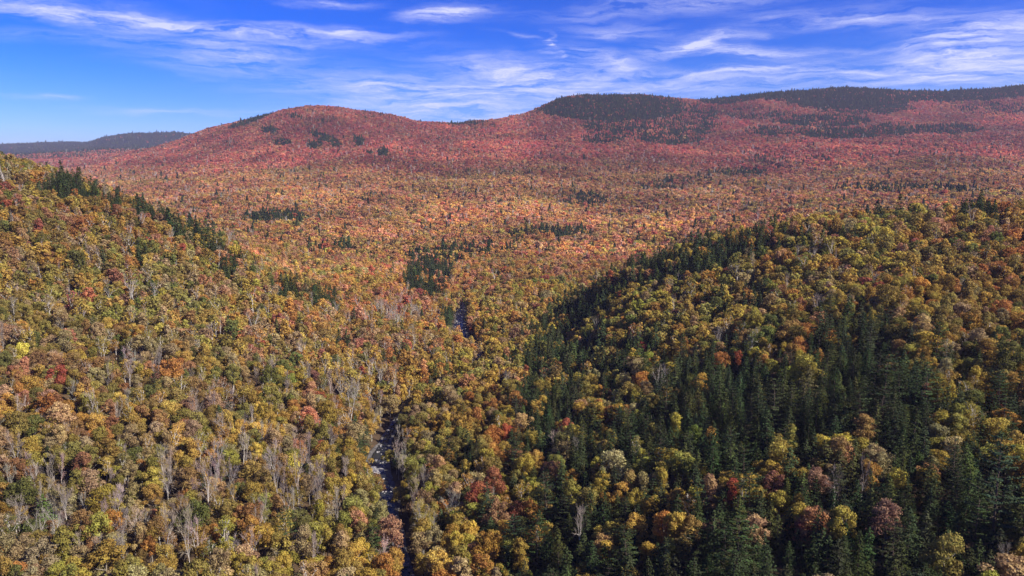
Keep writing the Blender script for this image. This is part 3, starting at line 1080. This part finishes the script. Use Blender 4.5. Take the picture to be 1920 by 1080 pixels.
def size_word(i):
    s = scl[i, 2] * (scl[i, 0])
    if s < .62:
        return 'small'
    if scl[i, 2] / scl[i, 0] > 1.12:
        return 'slender'
    if scl[i, 0] / scl[i, 2] > 1.14:
        return 'broad'
    if s > 1.3:
        return 'big'
    return 'mid-sized'


def colour_word(i):
    if kind[i] == 0:
        return PN[ci[i]]
    if kind[i] == 1:
        t_ = tint[i].sum()
        return 'deep green' if t_ < .098 else ('dark green' if t_ < .122 else 'lighter green')
    return 'pale grey' if tint[i].sum() > .64 else 'brownish grey'


def short(i):
    return {0: f'{colour_word(i)} tree', 1: f'{colour_word(i)} conifer', 2: 'leafless tree'}[int(kind[i])]


def place(i):
    if d[i] < 22:
        return 'beside the stream'
    up = Z[i] - RZ
    if left[i] > .5:
        return 'low on the sunny slope' if up < 30 else 'high on the sunny slope'
    return 'near the foot of the conifer slope' if up < 26 else ('midway up the conifer slope' if up < 52 else 'high on the conifer slope')


used_labels = set()


def label_for(i):
    dd = np.hypot(X[nearset] - X[i], Y[nearset] - Y[i])
    o = nearset[np.argsort(dd)][1:9]
    what = {0: 'broadleaf tree', 1: 'conifer', 2: 'leafless tree'}[int(kind[i])]
    if kind[i] == 0 and pid[i] >= 8:
        what = 'half-bare broadleaf tree'
    if kind[i] == 1 and pid[i] >= 6:
        what = 'open-branched pine'
    head = f'{size_word(i)} {colour_word(i)} {what}'
    cand = [f'{head} next to {size_word(a)} {short(a)} {place(i)}' for a in o[:4]]
    cand += [f'{head} between {short(a)} and {short(b)} {place(i)}' for k, a in enumerate(o[:5]) for b in o[k + 1:6] if short(a) != short(b)]
    cand += [f'{head} between {size_word(a)} {short(a)} and {size_word(b)} {short(b)}' for k, a in enumerate(o[:5]) for b in o[k + 1:6]]
    cand = [c for c in cand if len(c.split()) <= 16]
    for c in cand:
        if c not in used_labels:
            used_labels.add(c)
            return c
    return cand[0]


NAMES = {0: ('broadleaf_tree', 'autumn broadleaf trees in the valley'), 1: ('conifer_tree', 'dark conifers among the autumn trees'), 2: ('bare_tree', 'leafless grey trees on the slopes')}
KEY = {0: 'b', 1: 'c', 2: 'n'}
for i in sidx:
    nm, grp = NAMES[int(kind[i])]
    t, c, j, H, W = KINDS[KEY[int(kind[i])]][0][pid[i]]
    root = bpy.data.objects.new(nm, None)
    root.empty_display_size = .5
    root.location = (X[i], Y[i], Z[i] - .15)
    root.rotation_euler = (tilt[i, 0], tilt[i, 1], rot[i])
    root.scale = scl[i]
    lab = 'biggest spreading dark pine, shaded, on the conifer slope' if i == big else label_for(i)
    link(root, None, None, lab, 'tree' if kind[i] != 1 else 'conifer', grp)
    to = bpy.data.objects.new('trunk', t)
    link(to, root)
    co = bpy.data.objects.new('crown', c)
    co['tint'] = [float(v) for v in tint[i]] + [1.0]
    link(co, root)


# ------------------------------------------------------------------ the rest of the forest, one mass per kind
def forest(kd, name, label, cat):
    key = KEY[kd]
    coll = bpy.data.collections.new(name + '_shapes')
    offs, n = {}, 0
    for lv in (0, 1, 2):
        offs[lv] = n
        for (t, c, j, H, W) in KINDS[key][lv]:
            o = bpy.data.objects.new('%s_shape_%03d' % (name, n), j)
            coll.objects.link(o)
            n += 1
    s = np.where((kind == kd) & alive & ~single)[0]
    me = bpy.data.meshes.new(name)
    me.vertices.add(len(s))
    me.vertices.foreach_set('co', np.stack([X[s], Y[s], Z[s] - .15], 1).astype(np.float32).ravel())
    a = me.attributes.new('proto', 'INT', 'POINT')
    a.data.foreach_set('value', (pid[s] + np.array([offs[0], offs[1], offs[2]])[level[s]]).astype(np.int32))
    a = me.attributes.new('size', 'FLOAT_VECTOR', 'POINT')
    a.data.foreach_set('vector', scl[s].astype(np.float32).ravel())
    a = me.attributes.new('turn', 'FLOAT_VECTOR', 'POINT')
    a.data.foreach_set('vector', np.stack([tilt[s, 0], tilt[s, 1], rot[s]], 1).astype(np.float32).ravel())
    a = me.attributes.new('tint', 'FLOAT_COLOR', 'POINT')
    a.data.foreach_set('color', np.column_stack([tint[s], np.ones(len(s))]).astype(np.float32).ravel())
    ob = bpy.data.objects.new(name, me)
    link(ob, None, 'stuff', label, cat)
    ng = bpy.data.node_groups.new(name + '_scatter', 'GeometryNodeTree')
    ng.interface.new_socket('Geometry', in_out='INPUT', socket_type='NodeSocketGeometry')
    ng.interface.new_socket('Geometry', in_out='OUTPUT', socket_type='NodeSocketGeometry')
    gi, go = ng.nodes.new('NodeGroupInput'), ng.nodes.new('NodeGroupOutput')
    iop = ng.nodes.new('GeometryNodeInstanceOnPoints')
    cinf = ng.nodes.new('GeometryNodeCollectionInfo')
    cinf.inputs['Collection'].default_value = coll
    cinf.inputs['Separate Children'].default_value = True
    cinf.inputs['Reset Children'].default_value = True

    def named(nm_, typ):
        q = ng.nodes.new('GeometryNodeInputNamedAttribute')
        q.data_type = typ
        q.inputs['Name'].default_value = nm_
        return q.outputs['Attribute']
    e2r = ng.nodes.new('FunctionNodeEulerToRotation')
    L = ng.links.new
    L(named('turn', 'FLOAT_VECTOR'), e2r.inputs[0])
    L(gi.outputs[0], iop.inputs['Points'])
    L(cinf.outputs[0], iop.inputs['Instance'])
    iop.inputs['Pick Instance'].default_value = True
    L(named('proto', 'INT'), iop.inputs['Instance Index'])
    L(e2r.outputs[0], iop.inputs['Rotation'])
    L(named('size', 'FLOAT_VECTOR'), iop.inputs['Scale'])
    L(iop.outputs[0], go.inputs[0])
    md = ob.modifiers.new('scatter', 'NODES')
    md.node_group = ng


forest(0, 'broadleaf_forest', 'orange, golden and red autumn broadleaf forest covering valley and mountains', 'forest')
forest(1, 'conifer_forest', 'dark green conifer stands mixed into the autumn forest', 'forest')
forest(2, 'bare_forest', 'leafless grey trees thinly mixed into the autumn forest', 'forest')

# ------------------------------------------------------------------ haze
HAZE = 4.0e-5
m, t = new_mat('haze_air')
o_ = N(t, 'ShaderNodeOutputMaterial')
pv = N(t, 'ShaderNodeVolumePrincipled')
pv.inputs['Color'].default_value = (.72, .70, 1.0, 1)
pv.inputs['Density'].default_value = HAZE
pv.inputs['Anisotropy'].default_value = 0.1
t.links.new(pv.outputs[0], o_.inputs['Volume'])
x0, x1, y0, y1, z0, z1 = -27500, 27500, -600, 16200, min(-260, float(ZG.min()) - 60), float(ZG.max()) + 90
Vb = np.array([(x, y, z) for x in (x0, x1) for y in (y0, y1) for z in (z0, z1)])
Fb = [(0, 1, 3, 2), (4, 6, 7, 5), (0, 4, 5, 1), (2, 3, 7, 6), (0, 2, 6, 4), (1, 5, 7, 3)]
me = mesh_from('haze', Vb, Fb, [m])
link(bpy.data.objects.new('haze', me), None, 'stuff', 'thin bluish haze filling the air over the valley', 'haze')
print('TREES', NT, 'single', [int((single & (kind == k)).sum()) for k in (0, 1, 2)], 'levels', [int((level == k).sum()) for k in (0, 1, 2)], 'zmin/max', ZG.min(), ZG.max())
